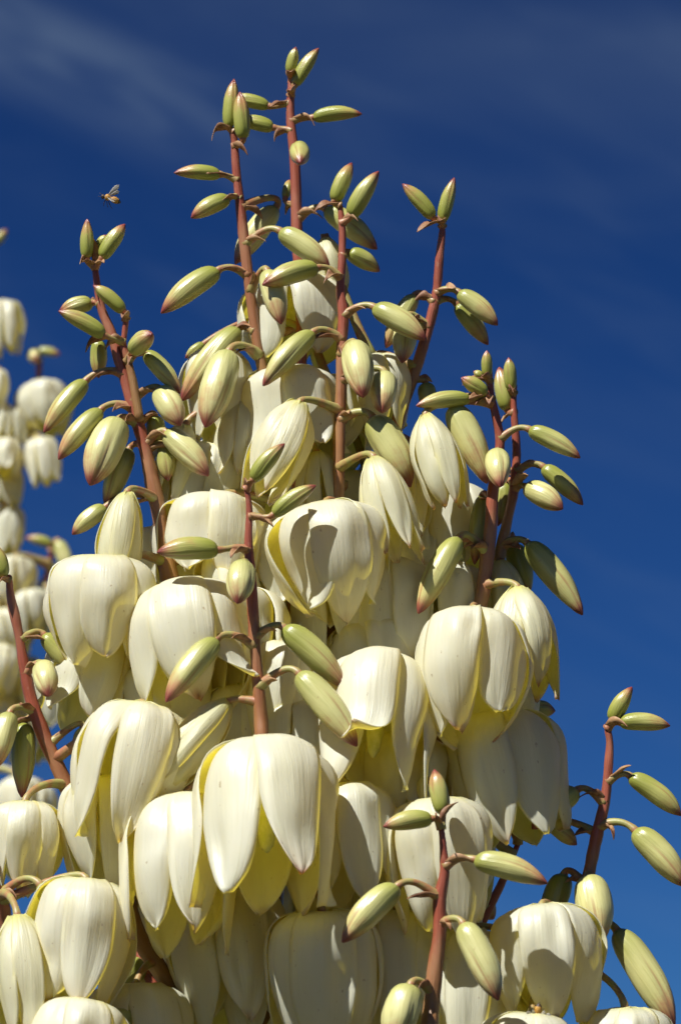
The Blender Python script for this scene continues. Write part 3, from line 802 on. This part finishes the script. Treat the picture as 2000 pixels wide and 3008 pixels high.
# buds: branch, base x y, tip x y, width, base depth, tip depth
B_ = near.bud
for a in [
    ('axis', 851, 215, 869, 138, 38), ('axis', 866, 250, 936, 141, 46, 25, 10), ('axis', 790, 312, 668, 290, 46, -30, -10), ('axis', 803, 375, 690, 355, 50, 0, 0),
    ('axis', 920, 345, 1063, 335, 50), ('axis', 880, 436, 882, 478, 66, 35, 125), ('axis', 838, 582, 851, 527, 30, -40, -20),
    ('b2', 672, 375, 688, 232, 48, 5, 0), ('b2', 714, 408, 705, 270, 55, 30, 10), ('b2', 647, 513, 512, 508, 50), ('b2', 672, 582, 562, 640, 60, 15, 20),
    ('b2', 810, 610, 691, 775, 76, -130, 10, 0.75), ('b2', 825, 680, 968, 785, 74, 40, 30, 0.55), ('b2', 785, 797, 826, 952, 78, 70, 40, 0.8), ('b2', 640, 795, 474, 920, 78, 20, 20, 0.35),
    ('b3', 982, 592, 1033, 478, 55, 0, 0), ('b3', 1030, 635, 1112, 503, 62, 15, 15), ('axis', 958, 615, 1107, 732, 76, 20, 20, 0.5), ('b3', 1024, 741, 1115, 797, 60, -20, -20, 0.2),
    ('b3', 932, 787, 771, 837, 72, 30, 40, 0.25), ('b3', 918, 978, 773, 1133, 76, 40, 50, 0.45), ('b3', 1100, 903, 1249, 998, 78, 20, 40, 0.5), ('b3', 1040, 1010, 1066, 1167, 102, 60, 80, 0.8),
    ('b3', 1130, 1100, 1122, 1212, 86, 30, 70, 0.8), ('b3', 1095, 1228, 1205, 1430, 112, 40, 20, 0.6),
    ('b4', 1272, 640, 1182, 540, 50), ('b4', 1298, 650, 1334, 522, 46), ('b4', 1348, 860, 1461, 955, 66, 20, 20, 0.5), ('b4', 1342, 895, 1433, 1013, 60, -40, -20, 0.3),
    ('b4', 1218, 868, 1133, 1022, 66, -20, 0, 0.5), ('b4', 1200, 930, 1180, 1066, 76, 30, 60, 0.7), ('b4', 1250, 1128, 1262, 1210, 60, -20, 20, 0.2),
    ('b7', 1430, 1105, 1429, 1029, 36, 15), ('b7', 1428, 1160, 1354, 1109, 50, 20, 20), ('b7', 1415, 1108, 1390, 1090, 26, -10, 0), ('b7b', 1500, 1145, 1493, 1050, 42), ('b7b', 1490, 1205, 1465, 1078, 62, -20, 0),
    ('b7', 1378, 1172, 1222, 1192, 54, 30, 30, 0.25), ('b7', 1330, 1195, 1430, 1420, 98, 10, 10, 0.7), ('b4', 1290, 1345, 1342, 1358, 44, -120, 0, 0.3),
    ('b7', 1555, 1262, 1703, 1345, 64, 10, 20, 0.35), ('b7b', 1595, 1372, 1711, 1483, 62, 10, 10, 0.2), ('b7b', 1545, 1430, 1652, 1495, 76, 30, 60, 0.7), ('b7', 1458, 1328, 1468, 1430, 82, 50, 80, 0.7),
    ('b7', 1415, 1458, 1393, 1658, 58, -50, 0, 0.1), ('b7b', 1485, 1420, 1462, 1545, 56, -50, 0, 0.2), ('b7', 1345, 1583, 1228, 1802, 86, 70, 40, 0.5), ('b7', 1352, 1600, 1340, 1690, 40, -40, 0, 0.4),
    ('b7b', 1550, 1598, 1710, 1806, 90, 40, 30, 0.45), ('b7b', 1505, 1600, 1550, 1750, 80, -60, 0, 0.1),
    ('b5', 255, 760, 257, 643, 45), ('b5', 300, 758, 368, 658, 54, 20, 10), ('b5', 288, 728, 315, 690, 32, -20), ('b5b', 365, 915, 275, 838, 48, 15, 10), ('b5', 272, 890, 175, 915, 56, -30, 0, 0.4),
    ('b5b', 307, 985, 173, 913, 56, 30, 20), ('b5b', 390, 1032, 448, 980, 66, 40, 80, 0.3), ('b5', 290, 1000, 290, 1110, 54, -40, -10, 0.1), ('b5b', 428, 1035, 530, 1155, 62, 0, 10, 0.35),
    ('b5', 252, 1120, 130, 1270, 66, 0, 30, 0.35), ('b5', 296, 1205, 173, 1350, 70, 20, 30, 0.45), ('b5', 350, 1235, 265, 1425, 118, 30, 60, 0.8), ('b5', 380, 1320, 310, 1485, 78, -40, 0, 0.4),
    ('b5', 290, 1270, 255, 1330, 36, -40, 0, 0.3), ('b5', 470, 1145, 530, 1250, 86, 20, 60, 0.75), ('b5', 455, 1222, 462, 1310, 62, -30, -20, 0.05), ('b5', 482, 1310, 494, 1412, 58, -20, 10, 0.25),
    ('b5', 490, 1270, 612, 1398, 86, 20, 50, 0.75), ('b5', 310, 1490, 213, 1570, 60, -20, 10, 0.45), ('axis', 600, 1010, 545, 1052, 34, -160, 0, 0.2),
    ('b2', 700, 968, 533, 1178, 92, -20, 30, 0.55), ('b2', 672, 1035, 604, 1255, 112, 70, 60, 0.8),
    ('b6', 640, 1615, 462, 1622, 74, 20, 20, 0.15), ('b6', 715, 1655, 698, 1772, 90, 50, 70, 0.65), ('b6', 742, 1410, 836, 1303, 56, 15, 15), ('b6', 803, 1512, 928, 1426, 56, 15, 20),
    ('b6', 635, 1880, 488, 2062, 86, 40, 50, 0.5), ('b6', 835, 1845, 1015, 2022, 92, 0, 10, 0.3), ('b6', 880, 1980, 1048, 2192, 102, 50, 40, 0.65),
    ('b10', 130, 1865, 215, 1975, 66, -30, 0, 0.25), ('b10', 125, 1952, 143, 2045, 82, 40, 80, 0.75), ('b10', 30, 2095, -18, 2262, 82, 40, 30, 0.7), ('b10', 72, 2125, 65, 2342, 80, -20, 0, 0.05),
    ('b10', 245, 2140, 232, 2285, 62, 0, 10, 0.5), ('b10', 12, 1695, -14, 1600, 52, 10, 10),
    ('b12', 1545, 2088, 1630, 2088, 58, 60, 0, 0.3), ('b9', 1300, 2390, 1275, 2260, 62, -10, -10), ('b9', 1267, 2405, 1126, 2428, 62, 25, 20, 0.25), ('b9', 1165, 2605, 1005, 2768, 92, 40, 30, 0.55),
    ('b9', 1395, 2525, 1607, 2595, 82, 20, 30, 0.5), ('b9', 1360, 2715, 1463, 2938, 100, 50, 40, 0.75), ('b9', 1205, 2895, 1148, 3080, 118, 60, 30, 0.75),
    ('b8', 1795, 2118, 1855, 2018, 56), ('b8', 1820, 2122, 1967, 2132, 58, 25, 10, 0.25), ('b8', 1850, 2280, 2000, 2396, 70, 10, 10, 0.2), ('b8', 1692, 2322, 1562, 2435, 84, 15, 30, 0.5),
    ('b8', 1612, 2418, 1693, 2482, 54, -60, 0, 0.5), ('b8', 1865, 2440, 2012, 2605, 92, 30, 30, 0.5), ('b8', 1730, 2575, 1760, 2775, 118, 60, 60, 0.8), ('b8', 1812, 2735, 1980, 3020, 104, 40, 40, 0.6),
    ('b8', 1655, 2570, 1605, 2730, 86, -60, 0, 0.05), ('b11', 120, 2600, 310, 2850, 94, 60, 50, 0.6), ('b11', 400, 2990, 232, 3005, 60, 120, 40, 0.5),
    ('b12', 1400, 2640, 1450, 2700, 70, -20, 0, 0.1), ('b13', 425, 2830, 330, 2900, 90, 0, 20, 0.1),
]:
    B_(*a)
near.rosette(foot_near, 0.84, 46)

# second spike, farther back at the left
D2 = -6200
foot_far = P(-40, 2600, D2); foot_far = Vector((foot_far.x, foot_far.y, 0.0))
far = Plant(foot_far, 'blurred yucca flower spike behind the left edge of the sharp spike', rng)
lz = P(-40, 2500, D2).z
ez = np.linspace(lz, 0.95, 7)[1:]
far.branch('axis', [(-30, 560, D2), (-35, 900), (-30, 1300), (-30, 1700), (-35, 2100), (-40, 2500, D2)], 6, 18, name='main_stalk',
           extra=(np.array([(foot_far.x, foot_far.y, z) for z in ez]), np.array([M(18, P(-40, 2500, D2))] * len(ez))))
far.branch('a', [(117, 1062, D2 + 60), (110, 1150), (85, 1300), (-30, 1620, D2)], 9, 12)
far.branch('b', [(152, 1620, D2 + 80), (146, 1660), (128, 1720), (60, 1900), (-33, 2150, D2)], 8, 12)
far.branch('c', [(-60, 690, D2 + 60), (-50, 800), (-32, 1000, D2)], 7, 9)
Ff = far.flower
for a in ((8, 893, D2 + 120, 110, 155), (120, 1125, D2 + 100, 150, 165), (-5, 1090, D2 + 150, 60, 110), (18, 1195, D2 + 120, 60, 100), (50, 1200, D2 + 100, 60, 110), (118, 1292, D2 + 150, 95, 140), (18, 1295, D2 + 140, 90, 115),
          (20, 1370, D2 + 20, 90, 130), (30, 1490, D2 - 40, 95, 150), (45, 1640, D2 + 150, 120, 140), (85, 1735, D2 + 160, 120, 150), (10, 1790, D2 + 120, 120, 150), (140, 1730, D2 + 60, 100, 130), (5, 1900, D2 + 130, 120, 150),
          (60, 1930, D2 - 40, 140, 180), (110, 1980, D2 + 80, 110, 170), (0, 2050, D2 + 20, 120, 150), (60, 2290, D2 + 60, 150, 160), (120, 2310, D2 + 60, 110, 140), (20, 2420, D2, 140, 160), (190, 1680, D2 + 60, 70, 110), (80, 2100, D2 - 60, 110, 150)):
    Ff(*a, lx=rng.uniform(-8, 8), ly=rng.uniform(0, 8), o=0.45, reach=0.06)
for a in (('a', 110, 1030, 178, 1042, 30, 5, 20), ('a', 95, 1040, 108, 1060, 44, 20, 80, 0.6), ('b', 156, 1600, 75, 1580, 34, 0, 0, 0.05), ('b', 170, 1590, 210, 1690, 50, 20, 20, 0.6), ('c', -10, 715, 22, 675, 30, 0, 0, 0.3)):
    far.bud(*a, bract=0.6)
far.rosette(foot_far, 1.0, 40)

# ------------------------------------------------------------------ bees
def bee(loc, heading, scale, label, roll=0.0):
    root = bpy.data.objects.new('bee', None); col.objects.link(root); root.empty_display_size = 0.01
    m = heading; WORLD[root] = m; root.matrix_world = m
    root['label'] = label; root['category'] = 'bee'; root['group'] = 'bees at the flower spike'
    # body along +X: abdomen, thorax, head
    xs = np.array([-7, -6.4, -5, -3.4, -2, -1.2, -0.6, 0.4, 1.6, 2.4, 2.8, 3.3, 4.0, 4.5, 4.7]) * 0.001 * scale
    rs = np.array([.15, .9, 1.75, 2.05, 1.8, 1.1, .9, 1.8, 2.0, 1.4, .8, 1.3, 1.45, .9, .2]) * 0.001 * scale
    zs = np.array([-1.2, -1.0, -.6, -.2, 0, .1, .1, .1, .1, .0, -.1, -.25, -.4, -.55, -.6]) * 0.001 * scale
    v, f, uv = tube(np.stack([xs, xs * 0, zs], 1), rs, 12)
    me = mesh_from('body', v, f, 'bee_body', uv)
    me.materials.append(MAT['bee_dark'])
    for p in me.polygons:
        cx = sum(me.vertices[i].co.x for i in p.vertices) / len(p.vertices) / (0.001 * scale)
        if cx > 2.5 or cx < -5.2 or -4.2 < cx < -3.4: p.material_index = 1
    put('body', me, root, m)
    for s in (-1, 1):
        for ln, wd, bx, sw in ((8.2, 2.4, 1.0, -0.55), (5.6, 1.9, 0.0, -0.95)):
            g = np.zeros((9, 5, 3)); uvg = np.zeros((9, 5, 2))
            d = np.array((math.sin(sw), s * math.cos(sw) * 0.8, 0.55)); d /= np.linalg.norm(d)
            cx = np.array((1, 0, 0)) - d * d[0]; cx /= np.linalg.norm(cx)
            for i in range(9):
                t = i / 8
                w = wd * (0.25 + 1.6 * t) * (1 - t ** 3) ** 0.6 * 0.5 + 0.04
                for j in range(5):
                    e = j / 2 - 1
                    g[i, j] = (np.array((bx, s * 1.0, 1.5)) + d * ln * t + cx * w * e + np.array((0, 0, 0.15 * math.sin(3 * e + 4 * t)))) * 0.001 * scale
                    uvg[i, j] = (j / 4, t)
            put('wing', shell(g, uvg, 0.00006, 'wing', 'wing'), root, m)
        for k, bx in enumerate((1.7, 0.7, -0.2)):
            pts = np.array([(bx, s * 1.2, -1.2), (bx + 0.4 - 0.6 * k, s * 2.6, -1.6), (bx + 0.2 - 1.2 * k, s * 3.0, -3.6), (bx - 1.6 * k, s * 3.2, -4.6)]) * 0.001 * scale
            v, f, uv = tube(spline(pts, 4), np.linspace(0.28, 0.12, 13) * 0.001 * scale, 6)
            put('leg', mesh_from('leg', v, f, 'bee_dark', uv), root, m)
        pts = np.array([(4.3, s * 0.5, 0.1), (5.2, s * 1.0, 0.6), (6.2, s * 1.4, 0.1)]) * 0.001 * scale
        v, f, uv = tube(spline(pts, 4), np.full(9, 0.10) * 0.001 * scale, 5)
        put('antenna', mesh_from('antenna', v, f, 'bee_dark', uv), root, m)
def heading(loc, fwd, up):
    x = Vector(fwd).normalized(); z = Vector(up); z = (z - x * z.dot(x)).normalized(); y = z.cross(x)
    m = Matrix((x, y, z)).transposed().to_4x4(); m.translation = loc
    return m
bee(None, heading(P(322, 582, 120), (-0.95, -0.15, 0.25), (0.1, -0.9, 0.35)), 0.75, 'small amber bee flying in the open sky beside the spike')
bee(None, heading(P(1578, 2985, 470), (-0.1, 0.35, -0.9), (0.0, -1.0, -0.3)), 0.75, 'dark bee clinging between two cream flowers')
